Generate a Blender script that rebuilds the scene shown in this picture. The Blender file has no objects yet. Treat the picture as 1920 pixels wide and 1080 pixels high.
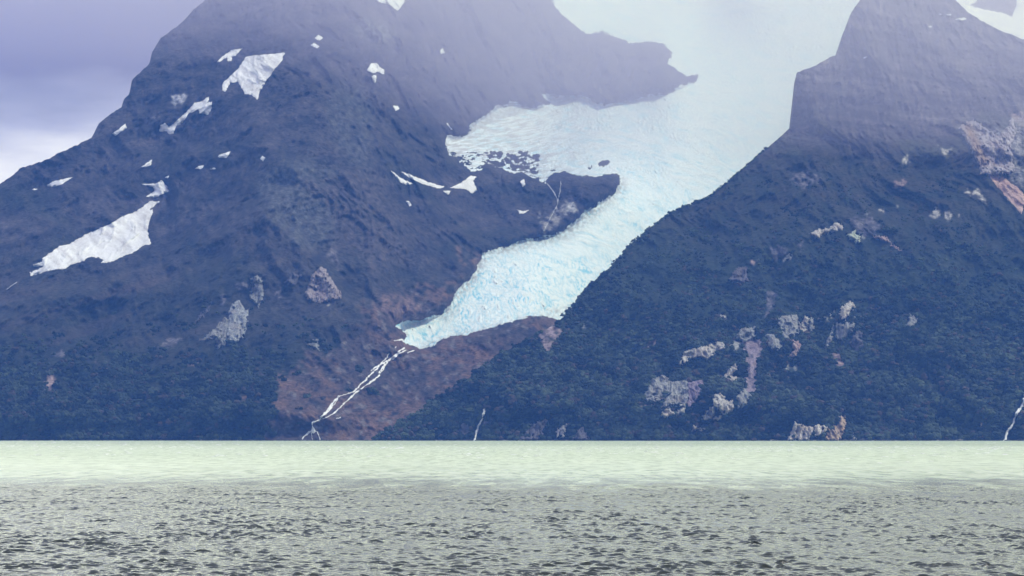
import bpy, math, random
import numpy as np

# ------------------------------------------------------------------ camera, light, exposure
F = 5445.0            # focal length in photograph pixels (1920 wide)
H = 813.5             # row of the true horizon
CAM_H = 14.0
scene = bpy.context.scene
cam_d = bpy.data.cameras.new("camera")
cam = bpy.data.objects.new("camera", cam_d)
scene.collection.objects.link(cam)
scene.camera = cam
cam.location = (0, 0, CAM_H)
cam.rotation_euler = (math.radians(90), 0, 0)
cam_d.sensor_width = 36.0
cam_d.lens = F / 1920.0 * 36.0
cam_d.shift_y = (H - 540.0) / 1920.0
cam_d.clip_start = 1.0
cam_d.clip_end = 60000.0

SUN_AZ, SUN_EL = math.radians(78), math.radians(55)      # azimuth from +Y towards +X
sun_dir = (math.sin(SUN_AZ) * math.cos(SUN_EL), math.cos(SUN_AZ) * math.cos(SUN_EL), math.sin(SUN_EL))

world = bpy.data.worlds.new("World")
scene.world = world
world.use_nodes = True
wt = world.node_tree
wt.nodes.clear()
N = wt.nodes.new
L = wt.links.new
out = N('ShaderNodeOutputWorld'); bg = N('ShaderNodeBackground'); sky = N('ShaderNodeTexSky')
sky.sky_type = 'NISHITA'; sky.sun_disc = False
sky.sun_elevation = SUN_EL; sky.sun_rotation = SUN_AZ
sky.altitude = 50; sky.dust_density = 1.5
bg.inputs['Strength'].default_value = 0.1
tc = N('ShaderNodeTexCoord'); sep = N('ShaderNodeSeparateXYZ')
L(tc.outputs['Generated'], sep.inputs[0])
mp = N('ShaderNodeMapping'); mp.inputs['Scale'].default_value = (9, 9, 26)
L(tc.outputs['Generated'], mp.inputs[0])
nz = N('ShaderNodeTexNoise'); nz.inputs['Scale'].default_value = 1.0
nz.inputs['Detail'].default_value = 6; nz.inputs['Roughness'].default_value = 0.5
nz.inputs['Distortion'].default_value = 0.3
L(mp.outputs[0], nz.inputs['Vector'])
ma = N('ShaderNodeMath'); ma.operation = 'MULTIPLY_ADD'
ma.inputs[1].default_value = 0.07; ma.inputs[2].default_value = -0.035
L(nz.outputs['Fac'], ma.inputs[0])
ad = N('ShaderNodeMath'); ad.operation = 'ADD'
L(sep.outputs['Z'], ad.inputs[0]); L(ma.outputs[0], ad.inputs[1])
cr = N('ShaderNodeValToRGB')
els = cr.color_ramp.elements
els[0].position = 0.0; els[0].color = (.75, .75, .76, 1)
els[1].position = 1.0; els[1].color = (.22, .26, .40, 1)
for p, c in ((0.086, (.80, .79, .78, 1)), (0.103, (.42, .41, .48, 1)), (0.125, (.13, .10, .115, 1)), (0.16, (.15, .12, .13, 1)),
             (0.195, (3.7, 3.78, 3.95, 1)), (0.38, (2.8, 2.87, 3.0, 1)), (0.52, (.42, .45, .58, 1)), (0.65, (.26, .30, .45, 1))):  # bright band added above the view to light up the water reflections
    e = els.new(p); e.color = c
L(ad.outputs[0], cr.inputs[0])
mul = N('ShaderNodeVectorMath'); mul.operation = 'SCALE'; mul.inputs['Scale'].default_value = 15.0
L(cr.outputs[0], mul.inputs[0])
dk = N('ShaderNodeMapRange'); dk.interpolation_type = 'SMOOTHSTEP'       # sky dimmed behind the camera, added so the sun brings out the relief
dk.inputs['From Min'].default_value = -0.35; dk.inputs['From Max'].default_value = 0.55
dk.inputs['To Min'].default_value = 3.2; dk.inputs['To Max'].default_value = 15.0
L(sep.outputs['Y'], dk.inputs[0]); L(dk.outputs[0], mul.inputs['Scale'])
mixw = N('ShaderNodeMix'); mixw.data_type = 'RGBA'; mixw.inputs['Factor'].default_value = 0.95
L(sky.outputs[0], mixw.inputs['A']); L(mul.outputs[0], mixw.inputs['B'])
L(mixw.outputs['Result'], bg.inputs['Color']); L(bg.outputs[0], out.inputs['Surface'])

sd = bpy.data.lights.new("sun", 'SUN')
sd.energy = 4.6; sd.angle = math.radians(0.6); sd.color = (1.0, 0.97, 0.95)
so = bpy.data.objects.new("sun", sd); scene.collection.objects.link(so)
from mathutils import Vector
so.rotation_euler = Vector(sun_dir).to_track_quat('Z', 'Y').to_euler()
so.location = (0, 0, 4000)

scene.view_settings.view_transform = 'Standard'
scene.view_settings.look = 'None'
scene.view_settings.gamma = 1.0
scene.view_settings.use_curve_mapping = False
scene.view_settings.exposure = -0.04
scene.cycles.max_bounces = 6
scene.cycles.diffuse_bounces = 2
scene.cycles.glossy_bounces = 2
scene.cycles.transmission_bounces = 4
scene.cycles.volume_bounces = 2
scene.cycles.use_denoising = True
scene.cycles.sample_clamp_direct = 6.0

# ------------------------------------------------------------------ noise and helpers
rng = np.random.default_rng(7)
_perm = rng.permutation(256).astype(np.int32); _perm = np.concatenate([_perm, _perm, _perm])
_g = rng.normal(size=(256, 3)); _g /= np.linalg.norm(_g, axis=1)[:, None]
_g = _g.astype(np.float32)

def perlin(x, y, z):
    x = np.asarray(x, np.float32); y = np.asarray(y, np.float32) + np.zeros_like(x); z = np.asarray(z, np.float32) + np.zeros_like(x)
    sh = x.shape
    x = x.ravel(); y = y.ravel(); z = z.ravel()
    res = np.empty(x.shape, np.float32)
    CH = 400000
    for a in range(0, x.size, CH):
        X = x[a:a+CH]; Y = y[a:a+CH]; Z = z[a:a+CH]
        xi = np.floor(X); yi = np.floor(Y); zi = np.floor(Z)
        fx = X - xi; fy = Y - yi; fz = Z - zi
        xi = xi.astype(np.int32) & 255; yi = yi.astype(np.int32) & 255; zi = zi.astype(np.int32) & 255
        u = fx*fx*fx*(fx*(fx*6-15)+10); v = fy*fy*fy*(fy*(fy*6-15)+10); w = fz*fz*fz*(fz*(fz*6-15)+10)
        tot = 0
        for dx in (0, 1):
            A = _perm[xi+dx]; wx = u if dx else 1-u
            for dy in (0, 1):
                B = _perm[A+yi+dy]; wy = v if dy else 1-v
                for dz in (0, 1):
                    g = _g[_perm[B+zi+dz]]; wz = w if dz else 1-w
                    tot = tot + wx*wy*wz*(g[:, 0]*(fx-dx)+g[:, 1]*(fy-dy)+g[:, 2]*(fz-dz))
        res[a:a+CH] = tot * 1.5
    return res.reshape(sh)

def fbm(x, y, z, oct=4, gain=0.5, ridged=False):
    s = 0; a = 1.0; n = 0
    for k in range(oct):
        f = 2.03**k
        p = perlin(x*f+13.7*k, y*f+7.1*k, z*f+3.3*k)
        s = s + a*((1-2*np.abs(p)) if ridged else p); n += a; a *= gain
    return s/n

def sstep(a, b, x):
    t = np.clip((x-a)/(b-a), 0, 1); return t*t*(3-2*t)

def in_poly(px, py, poly):
    inside = np.zeros(px.shape, bool)
    xs = [p[0] for p in poly]; ys = [p[1] for p in poly]
    n = len(poly)
    for i in range(n):
        x1, y1, x2, y2 = xs[i], ys[i], xs[(i+1) % n], ys[(i+1) % n]
        if y1 == y2: continue
        c = (py >= min(y1, y2)) & (py < max(y1, y2))
        inside ^= c & (px < (x2-x1)*(py-y1)/(y2-y1)+x1)
    return inside

def poly_dist(px, py, line):
    d = np.full(px.shape, 1e9, np.float32)
    for (x1, y1), (x2, y2) in zip(line[:-1], line[1:]):
        dx, dy = x2-x1, y2-y1
        t = np.clip(((px-x1)*dx+(py-y1)*dy)/(dx*dx+dy*dy+1e-9), 0, 1)
        d = np.minimum(d, np.hypot(px-x1-t*dx, py-y1-t*dy))
    return d

def tps(ctrl):
    P = np.array([(c[0]/500., c[1]/500.) for c in ctrl]); V = np.array([c[2] for c in ctrl], float)
    n = len(P)
    def U(r2): return np.where(r2 > 1e-12, r2*np.log(np.maximum(r2, 1e-12)), 0)
    K = U(((P[:, None]-P[None])**2).sum(-1)) + np.eye(n)*0.002
    Q = np.hstack([np.ones((n, 1)), P])
    A = np.zeros((n+3, n+3)); A[:n, :n] = K; A[:n, n:] = Q; A[n:, :n] = Q.T
    w = np.linalg.solve(A, np.concatenate([V, np.zeros(3)]))
    def f(px, py):
        x = px/500.; y = py/500.
        r = w[n]+w[n+1]*x+w[n+2]*y
        for i in range(n):
            r = r + w[i]*U((x-P[i, 0])**2+(y-P[i, 1])**2)
        return r
    return f

def pt(px, py, D):
    """the world point seen at a pixel of the photograph when it lies D metres out"""
    return np.stack([(px-960.)/F*D, D, CAM_H+(H-py)/F*D], -1)

class Surf:
    """the relief of one mountain: distance D over a regular raster"""
    def __init__(s, x0, x1, y0, y1, step):
        s.x0, s.y0, s.st = x0, y0, step
        s.px = np.arange(x0, x1+step, step, dtype=np.float32); s.py = np.arange(y0, y1+step, step, dtype=np.float32)
        s.PX, s.PY = np.meshgrid(s.px, s.py)
    def sample(s, px, py, A=None):
        A = s.D if A is None else A
        u = np.clip((px-s.x0)/s.st, 0, len(s.px)-1.001); v = np.clip((py-s.y0)/s.st, 0, len(s.py)-1.001)
        i = u.astype(int); j = v.astype(int); fu = u-i; fv = v-j
        if A.ndim == 3: fu = fu[..., None]; fv = fv[..., None]
        return (A[j, i]*(1-fu)*(1-fv)+A[j, i+1]*fu*(1-fv)+A[j+1, i]*(1-fu)*fv+A[j+1, i+1]*fu*fv)

def make_mesh(name, verts, faces, mat, col=None, smooth=True, origin=None, parent=None, closed=False):
    verts = np.asarray(verts, np.float32).reshape(-1, 3)
    faces = np.asarray(faces, np.int32)
    if origin is None: origin = np.zeros(3, np.float32)
    verts = verts - np.asarray(origin, np.float32)
    m = bpy.data.meshes.new(name)
    k = faces.shape[1]
    m.vertices.add(len(verts)); m.vertices.foreach_set('co', verts.ravel())
    m.loops.add(faces.size); m.loops.foreach_set('vertex_index', faces.ravel())
    m.polygons.add(len(faces)); m.polygons.foreach_set('loop_start', np.arange(0, faces.size, k, dtype=np.int32))
    m.polygons.foreach_set('loop_total', np.full(len(faces), k, np.int32))
    m.update(calc_edges=True)
    m.polygons.foreach_set('use_smooth', np.full(len(faces), smooth, bool))
    if col is not None:
        a = m.color_attributes.new('albedo', 'FLOAT_COLOR', 'POINT')
        c = np.ones((len(verts), 4), np.float32); c[:, :3] = np.clip(np.asarray(col).reshape(-1, 3), 0.003, 0.95)
        a.data.foreach_set('color', c.ravel())
    if closed:
        import bmesh
        bm = bmesh.new(); bm.from_mesh(m); bmesh.ops.recalc_face_normals(bm, faces=bm.faces); bm.to_mesh(m); bm.free()
    m.materials.append(mat)
    o = bpy.data.objects.new(name, m); o.location = [float(v) for v in origin]
    scene.collection.objects.link(o)
    if parent is not None: o.parent = parent
    return o

def grid_faces(nr, nc, keep=None):
    i = np.arange(nr-1)[:, None]*nc+np.arange(nc-1)[None]
    q = np.stack([i, i+nc, i+nc+1, i+1], -1)
    if keep is not None: q = q[keep]
    return q.reshape(-1, 4)

def tag(o, label=None, cat=None, group=None, kind=None):
    if label: o['label'] = label
    if cat: o['category'] = cat
    if group: o['group'] = group
    if kind: o['kind'] = kind
    return o

def lc(*c): return np.array(c, np.float32)
def mixc(a, b, t): t = t[..., None]; return a*(1-t)+b*t

# ------------------------------------------------------------------ materials
def mat_albedo(name, rough=0.95, spec=0.1, bump=0.0, bscale=0.1, var=0.35, vscale=0.05, stretch=(1, 1, 1), sss=0):
    m = bpy.data.materials.new(name); m.use_nodes = True
    t = m.node_tree; b = t.nodes['Principled BSDF']
    b.inputs['Roughness'].default_value = rough; b.inputs['Specular IOR Level'].default_value = spec
    at = t.nodes.new('ShaderNodeAttribute'); at.attribute_name = 'albedo'
    geo = t.nodes.new('ShaderNodeTexCoord'); mpn = t.nodes.new('ShaderNodeMapping'); mpn.inputs['Scale'].default_value = stretch
    t.links.new(geo.outputs['Object'], mpn.inputs[0])
    n = t.nodes.new('ShaderNodeTexNoise'); n.inputs['Scale'].default_value = vscale; n.inputs['Detail'].default_value = 7; n.inputs['Roughness'].default_value = 0.62
    t.links.new(mpn.outputs[0], n.inputs['Vector'])
    mr = t.nodes.new('ShaderNodeMapRange'); mr.inputs['From Min'].default_value = 0.3; mr.inputs['From Max'].default_value = 0.7
    mr.inputs['To Min'].default_value = 1-var; mr.inputs['To Max'].default_value = 1+var
    t.links.new(n.outputs['Fac'], mr.inputs[0])
    sc = t.nodes.new('ShaderNodeVectorMath'); sc.operation = 'SCALE'
    t.links.new(at.outputs['Color'], sc.inputs[0]); t.links.new(mr.outputs[0], sc.inputs['Scale'])
    t.links.new(sc.outputs[0], b.inputs['Base Color'])
    if bump > 0:
        n2 = t.nodes.new('ShaderNodeTexNoise'); n2.inputs['Scale'].default_value = bscale; n2.inputs['Detail'].default_value = 8; n2.inputs['Roughness'].default_value = 0.65
        t.links.new(mpn.outputs[0], n2.inputs['Vector'])
        bp = t.nodes.new('ShaderNodeBump'); bp.inputs['Strength'].default_value = 1.0; bp.inputs['Distance'].default_value = bump
        t.links.new(n2.outputs['Fac'], bp.inputs['Height']); t.links.new(bp.outputs[0], b.inputs['Normal'])
    return m

M_ROCK = mat_albedo('weathered_rock_slope', bump=15, bscale=0.05, var=0.6, vscale=0.09)
M_OUT = mat_albedo('pale_fractured_rock', bump=10, bscale=0.1, var=0.5, vscale=0.16, stretch=(1, 1, 0.4))
M_SNOW = mat_albedo('old_snow', rough=0.8, bump=2.0, bscale=0.03, var=0.05, vscale=0.03)
M_ICE = mat_albedo('glacier_ice', rough=0.6, spec=0.3, bump=3.0, bscale=0.06, var=0.06, vscale=0.05)
M_FALL = mat_albedo('white_water', rough=0.5, bump=1.0, bscale=0.2, var=0.12, vscale=0.2)
M_LEAF = mat_albedo('beech_foliage', rough=0.8, bump=0, var=0.3, vscale=0.15)
M_FOAM = mat_albedo('foam', rough=0.6, bump=0, var=0.05, vscale=1.0)

# ------------------------------------------------------------------ outlines taken from the photograph
def Z(ox, oy, s):
    return lambda *p: [(ox+a/s, oy+b/s) for a, b in p]
z1 = Z(0, 0, 2); z2 = Z(600, 0, 2); z4 = Z(560, 620, 5.142); z6 = Z(40, 280, 4.153)
zr = Z(1400, 0, 2); zA = Z(1400, 540, 6.75); zB = Z(1180, 580, 4.32); zC = Z(1440, 740, 4); zD = Z(1360, 350, 5.144)
zE = Z(1640, 0, 2.571); zF = Z(360, 460, 4.909); zG = Z(480, 480, 2.842)

GLACIER = [(739,612),(758,601),(790,597),(828,587),(832,581),(843,571),(854,547),(884,516),(901,485),(903,475),(933,465),(969,451),
 (1002,446),(1025,441),(1050,435),(1085,410),(1100,392),(1150,362),(1161,345),(1160,327),(1145,326),(1125,331),(1092,331),(1060,324),(1040,325),
 (1027,335),(1026,346),(1010,339),(986,327),(978,322),(965,325),(947,320),(932,313),(912,312),(898,320),(881,321),(875,312),(855,305),(844,296),
 (833,275),(839,253),(858,257),(876,253),(882,234),(909,216),(930,198),(965,189),(998,202),(1029,194),(1008,171),(1039,177),(1092,177),
 (1137,195),(1170,188),(1220,176),(1247,176),(1276,161),(1307,152),(1307,141),(1285,142),(1252,120),(1258,98),(1246,85),(1212,80),(1185,87),
 (1163,73),(1130,61),(1114,66),(1098,65),(1077,51),(1051,26),(1037,12),(1033,-5),(1010,-190),(1820,-190),(1820,120),(1650,330),(1450,420),(1290,500),
 (1180,580),(1090,625),(1036,597),(1009,594),(998,594),(969,602),(935,610),(886,627),(843,634),(821,641),(807,650),(785,655),(776,650),(760,646),
 (754,641),(760,626)]
HOLES = [z2((1045,618),(1058,607),(1078,608),(1070,620),(1050,624)), z2((1003,630),(1018,627),(1012,636)), z2((858,640),(885,636),(870,643)),
         z2((618,600),(690,610),(700,622),(660,622)), z2((600,630),(620,612),(650,618),(640,632)), z2((715,615),(745,630),(720,640)),
         z2((905,645),(925,640),(900,660)), z2((980,668),(1000,655),(1010,670))]
NUNATAK = [(1027,335),(1060,324),(1160,327),(1161,345),(1100,392),(1050,435),(1020,442),(1010,400)]
BEDROCK = [(476,832),(500,770),(540,705),(590,655),(620,612),(690,575),(760,556),(850,540),(905,480),(940,500),(880,560),(1080,590),(1100,640),(900,860),(650,860)]

SNOW_L = [  # outline, label
 (z6((1020,395),(1035,405),(1078,405),(1055,425),(1000,475),(1028,470),(1000,560),(990,600),(988,660),(1012,725),(1005,740),(960,745),(870,805),(760,850),(690,880),(615,887),(640,862),(600,842),(545,838),(480,870),(400,895),(330,937),(270,935),(200,950),(70,990),(66,960),(160,915),(175,905),(100,915),(88,900),(155,875),(160,850),(230,800),(300,750),(370,738),(450,690),(520,655),(690,580),(800,515),(870,495)), 'largest snowfield, a long dirty streaked wedge slanting down the dark mountain'),
 (z1((1010,202),(1072,198),(1050,235),(1000,300),(975,345),(965,377),(940,355),(920,355),(900,325),(890,305),(865,310),(845,345),(832,340),(835,310),(890,260),(920,215),(950,208)), 'broad pale snowfield with a hooked lower corner high on the mountain'),
 (z1((810,235),(830,215),(865,188),(907,182),(885,208),(868,215),(870,228),(855,230),(850,216),(825,232)), 'slim slanting snow patch just above the hooked snowfield'),
 (z1((785,362),(775,385),(795,380),(795,405),(782,430),(750,425),(745,410),(710,425),(690,455),(660,475),(650,500),(635,505),(625,492),(593,492),(600,468),(620,462),(635,475),(690,430),(730,385),(760,378)), 'ragged diagonal snow ribbon with forked ends below the hooked snowfield'),
 (z1((470,462),(475,480),(432,510),(420,500),(445,485)), 'small snow patch close under the skyline step of the mountain'),
 (z1((815,590),(822,580),(866,567),(850,592)), 'small lens of snow, biggest of three in a row mid slope'),
 (z1((730,632),(745,622),(765,619),(755,634)), 'tiny flat snow patch, lower end of the row of three'),
 (z1((786,634),(805,628),(813,636)), 'tiniest snow fleck between the two other flecks of the row'),
 (z1((975,595),(985,583),(995,592),(988,606)), 'lone round snow fleck at the foot of a rusty gully'),
 (z1((1180,142),(1195,130),(1212,140),(1200,152),(1188,150)), 'upper one of two stacked snow flecks near the misty top'),
 (z1((1164,170),(1178,160),(1200,174),(1188,183)), 'lower one of two stacked snow flecks near the misty top'),
 (z1((172,697),(195,680),(235,672),(276,663),(235,690),(200,701)), 'narrow snow streak lying alone under the outer skyline shoulder'),
 (z1((120,710),(130,707),(143,710),(130,714)), 'speck of snow at the tail of the outer shoulder streak'),
 (z1((530,628),(550,610),(570,597),(567,618),(545,628)), 'small tilted snow patch above the star shaped one'),
 (z1((530,690),(585,688),(605,675),(617,688),(630,700),(633,718),(590,738),(570,740),(545,738),(580,715),(575,700),(545,697)), 'star shaped snow patch directly above the largest snowfield'),
 (z1((615,668),(636,656),(632,667)), 'snow speck touching the upper tip of the star shaped patch'),
 (z2((176,265),(190,238),(212,235),(222,250),(242,262),(240,280),(215,270),(200,275)), 'mushroom cap of snow high in the middle of the rock face'),
 (z2((194,285),(210,280),(212,298),(206,314),(198,306)), 'short snow stem under the mushroom cap of snow'),
 (z2((273,395),(290,396),(299,408),(283,416)), 'star like snow fleck below the mushroom cap of snow'),
 (z2((205,-30),(330,-30),(317,0),(310,20),(290,42),(270,22),(235,12),(205,0)), 'snow tongue hanging into the picture at the summit edge'),
 (z2((450,190),(459,180),(470,200),(455,202)), 'single snow dot in the misty headwall above the glacier bowl'),
 (z2((266,638),(300,665),(330,680),(352,690),(320,693),(295,682)), 'sharp snow wedge at the uphill end of the thin snow arc'),
 (z2((300,643),(340,655),(400,680),(466,700),(450,708),(400,695),(340,670)), 'thin curved snow arc running towards the glacier lobe'),
 (z2((485,705),(530,685),(565,658),(588,662),(575,680),(590,715),(570,727),(550,710),(510,706)), 'grey fan of old snow just beneath the side lobe of the glacier'),
 (z2((460,715),(492,715),(482,732)), 'snow chip at the joint between snow arc and grey fan'),
 (z2((322,755),(333,753),(344,770),(335,774)), 'small slanted snow chip below the thin snow arc'),
 (z2((738,785),(760,792),(786,785),(765,801),(750,801)), 'boat shaped snow scrap low in the rock bowl beneath the lobe'),
 (z2((750,680),(765,670),(770,693),(760,702)), 'upright snow chip hanging under the glacier lobe edge'),
 (z2((472,460),(480,463),(497,486),(490,488)), 'thin slanting snow needle just outside the lobe tip'),
]
SNOW_R = [
 (zr((780,70),(818,65),(826,73),(795,78)), 'biggest of the flat snow dashes under the dazzling summit snow'),
 (zr((746,53),(768,52),(766,58),(750,58)), 'middle snow dash of the row under the summit snow'),
 (zr((714,52),(732,50),(730,56)), 'first snow dash of the row, farthest out from the summit snow'),
 (zr((680,98),(690,96),(698,101),(686,104)), 'lone snow dash a little below the row of dashes'),
 (zr((434,217),(444,214),(453,209),(450,217),(440,220)), 'hooked snow fleck above the cliff step of the nearer mountain'),
]
# pale rock outcrops: surface, outline, tone, label (None: only a bare zone of the slope)
GREY, PALE, PINK, DULL, TAN = lc(.22,.22,.22), lc(.36,.34,.32), lc(.26,.19,.185), lc(.11,.10,.115), lc(.40,.30,.22)
OUT_R = [
 (zA((1300,175),(1345,200),(1340,260),(1300,330),(1240,395),(1200,390),(1180,320),(1210,240),(1260,200)), PALE, 'smooth oval pale slab standing above the fluted cliff band'),
 (zA((740,350),(780,400),(780,470),(720,600),(680,560),(660,480),(690,420)), PALE, 'pale pointed buttress in the middle of the fluted cliff band'),
 (zA((810,375),(850,390),(850,540),(800,600),(780,520)), GREY, 'narrow grey rib beside the pale pointed buttress'),
 (zA((1090,440),(1115,470),(1100,560),(1060,740),(990,740),(1040,600),(1080,520)), GREY, 'long thin rock strip hanging below the oval slab'),
 (zA((1150,455),(1360,450),(1340,520),(1230,680),(1140,640),(1120,560)), GREY, 'wide fluted grey cliff directly below the oval slab'),
 (zA((1395,560),(1480,600),(1470,760),(1430,830),(1380,810),(1300,700)), DULL, 'dull fluted cliff on the downhill side of the wide grey cliff'),
 (zA((400,380),(640,345),(655,560),(590,590),(500,665),(460,620),(420,500)), GREY, 'broken grey cliff among bushes before the pale pointed buttress'),
 (zA((240,590),(330,590),(460,700),(440,760),(360,805),(290,740)), GREY, 'scattered grey crag at the outer end of the fluted band'),
 (zA((560,670),(650,680),(705,740),(660,800),(600,890),(530,870),(600,780)), PINK, 'pinkish crag stepping down below the fluted band'),
 (zA((645,830),(715,890),(690,945)), PINK, None), (zA((500,955),(548,945),(530,1090),(470,1090)), GREY, None), (zA((600,975),(650,965),(640,1060),(585,1080)), GREY, None),
 (zA((1080,820),(1225,850),(1225,1015),(1130,1005),(1100,900)), PINK, None), (zA((1265,885),(1335,940),(1300,985)), PINK, None), (zA((1345,960),(1430,1000),(1420,1030)), PINK, None),
 (zA((1045,310),(1115,320),(1100,385),(1060,370)), PALE, None), (zA((975,380),(1075,370),(1065,435),(990,430)), GREY, None), (zA((915,375),(955,380),(950,470),(925,450)), DULL, None),
 (zA((1385,345),(1420,325),(1440,350),(1400,400),(1370,440),(1380,380)), PALE, None), (zA((1550,590),(1630,560),(1620,590),(1580,640)), PALE, None), (zA((1660,580),(1740,570),(1740,595),(1680,590)), PALE, None),
 (zA((250,60),(400,50),(330,250),(260,380),(210,380),(260,200)), DULL, None),
 (zB((460,345),(560,315),(650,290),(740,260),(745,320),(690,370),(620,420),(590,380),(480,420),(420,455)), PALE, 'long pale crag slanting upward beside the landslide scar'),
 (zB((900,160),(1012,150),(1005,235),(930,262),(865,235)), GREY, 'square topped grey rock face at the head of the landslide scar'),
 (zB((775,330),(860,258),(912,275),(890,335)), GREY, None),
 (zB((830,440),(880,460),(840,540),(905,560),(860,592),(755,560)), PALE, 'pale triangular crag halfway down beside the landslide scar'),
 (zB((190,560),(290,540),(330,600),(320,680),(250,740),(145,745),(140,680)), GREY, 'craggy grey knob with bushes, upper half of the double cliff'),
 (zB((340,600),(470,585),(480,700),(440,800),(370,770),(275,805),(285,740),(330,660)), GREY, 'large grooved grey cliff beside the craggy knob'),
 (zB((480,600),(590,578),(592,650),(540,730),(500,800),(470,790)), lc(.20,.16,.21), 'purple stained wall joined to the large grooved cliff'),
 (zB((72,800),(130,768),(205,755),(185,790),(115,835)), PINK, None), (zB((130,895),(165,865),(190,885),(150,905)), PINK, None),
 (zB((245,860),(320,795),(360,830),(440,790),(445,842),(310,875)), PALE, 'low pale ledge under the large grooved cliff'),
 (zB((690,700),(760,680),(800,750),(840,715),(832,825),(760,842),(700,780)), PALE, 'pale blocky crag with a notch near the bottom of the scar'),
 (zB((860,720),(930,640),(985,700),(930,785),(880,805)), GREY, 'rough grey crag at the very foot of the landslide scar'),
 (zB((585,895),(620,825),(690,785),(685,880),(745,850),(720,905)), PALE, 'broken pale ledge below the notched blocky crag'),
 (zB((498,985),(535,932),(590,972),(668,935),(650,965),(590,995)), PALE, 'small white crag just above the trees at the shore'),
 (zB((125,330),(170,258),(228,240),(215,290),(150,345)), PINK, None), (zB((733,62),(760,35),(782,60),(750,88)), PALE, None), (zB((550,480),(600,452),(570,485)), PINK, None),
 (zB((995,690),(1010,645),(1045,650),(1020,695)), PALE, None), (zB((900,430),(915,415),(925,432)), PALE, None), (zB((1030,575),(1075,565),(1070,582)), GREY, None),
 (zB((915,240),(1015,235),(1085,280),(1040,420),(1035,600),(1000,690),(935,670),(945,420)), lc(.21,.17,.20), 'purple landslide scar running straight down through the forest'),
 (zC((150,337),(165,300),(190,262),(210,203),(235,222),(300,240),(345,268),(320,300),(300,337)), lc(.42,.38,.35), 'pale swirled sea cliff rising straight from the lake shore'),
 (zC((342,290),(360,222),(440,238),(452,262),(400,300),(370,312)), lc(.5,.46,.42), 'light cliff block in the middle of the shore rocks'),
 (zC((440,337),(455,260),(530,215),(525,165),(580,162),(575,290),(540,337)), TAN, 'orange tinted cliff pillar at the end of the shore rocks'),
 (zC((608,288),(640,288),(680,328),(640,337)), PALE, 'little pale boulder apart from the tinted shore pillar'),
 (zC((700,180),(760,190),(750,215)), DULL, None), (zC((1595,235),(1640,150),(1640,200),(1610,280)), TAN, None), (zC((1520,337),(1560,318),(1560,330)), PALE, None),
 (zC((300,331),(480,331),(480,340),(300,340)), GREY, None), (zC((690,333),(880,333),(880,340),(690,340)), GREY, None),
 (zD((835,440),(890,420),(1000,405),(1040,355),(1110,365),(1120,425),(1010,432),(890,488)), PALE, 'pale comb shaped crag on the upper forested slope'),
 (zD((1175,460),(1250,435),(1295,490),(1270,535),(1190,502)), lc(.36,.40,.33), 'greenish pale crag next to the comb shaped crag'),
 (zD((1255,362),(1315,345),(1295,420),(1260,415)), GREY, None), (zD((1305,490),(1350,480),(1350,525)), GREY, None),
 (zD((1430,468),(1570,495),(1600,555),(1700,605),(1640,600),(1560,540),(1480,512)), PINK, 'thin pinkish ledge trailing off from the greenish crag'),
 (zD((225,700),(310,695),(265,770)), PINK, None), (zD((515,745),(600,680),(660,640),(640,680),(560,730)), PALE, None), (zD((430,590),(570,570),(600,640),(460,730)), DULL, None),
 (zD((30,910),(100,800),(195,780),(210,900),(130,925)), DULL, 'faint purple grey crag on the inner edge of the forest'), (zD((1495,245),(1520,195),(1550,240)), PALE, None), (zD((1340,270),(1390,235),(1380,290)), GREY, None),
 (zD((1180,300),(1420,300),(1500,380),(1440,470),(1330,480),(1230,430)), DULL, None), (zD((1655,200),(1675,170),(1685,205)), PALE, None), (zD((700,540),(760,540),(730,640)), DULL, None),
 (zE((430,620),(490,588),(560,640),(600,662),(655,580),(670,640),(640,700),(665,815),(600,832),(520,828),(490,740)), lc(.30,.27,.29), 'big bare rock scar under the summit wall with a rusty edge'),
 (zE((540,810),(600,840),(700,920),(718,960),(697,1018),(620,930),(570,870)), lc(.36,.25,.22), 'brown scree fan pouring below the big bare rock scar'),
 (zE((650,545),(760,545),(760,680),(690,600)), PINK, None), (zE((480,930),(505,890),(520,950),(548,990),(495,955)), PALE, None), (zE((438,925),(462,918),(458,942)), PALE, None),
 (zE((305,710),(325,712),(350,728),(375,718),(365,735),(335,738)), PALE, None), (zE((133,787),(150,742),(168,785)), PALE, None),
 (zE((272,1050),(290,1010),(320,1015),(315,1035),(290,1055)), PALE, None), (zE((345,1020),(360,1015),(368,1040),(352,1080)), PALE, None), (zE((395,1045),(415,1020),(418,1050)), PALE, None),
 (zE((80,900),(130,855),(150,880),(110,920)), PINK, None),
 (zG((1395,975),(1480,900),(1570,855),(1500,975)), DULL, 'slanting dark slab at the water edge by the slender waterfall'),
 (zG((1590,975),(1600,930),(1655,890),(1645,965)), lc(.24,.23,.25), 'upright grey slab second from the slender waterfall'),
 (zG((1680,975),(1740,905),(1770,975)), DULL, 'rough purple grey knob farthest along the slab shore'),
 (zG((1740,385),(1765,345),(1765,390)), GREY, None), (zG((1190,900),(1260,860),(1240,930)), DULL, None), (zG((1060,950),(1100,885),(1150,900),(1130,960)), DULL, None),
 (zG((1530,500),(1490,340),(1560,360),(1640,400),(1600,470),(1540,550)), lc(.22,.17,.18), None),
 ([(1700,612),(1706,590),(1716,596),(1722,600),(1708,618)], GREY, 'isolated light crag alone in dense forest'),
 ([(1478,335),(1505,320),(1530,325),(1550,335),(1520,345),(1505,355)], DULL, None),
 ([(1800,235),(1815,225),(1880,250),(1925,210),(1925,400),(1905,350),(1870,330),(1840,310)], lc(.19,.18,.18), None),
]
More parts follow.
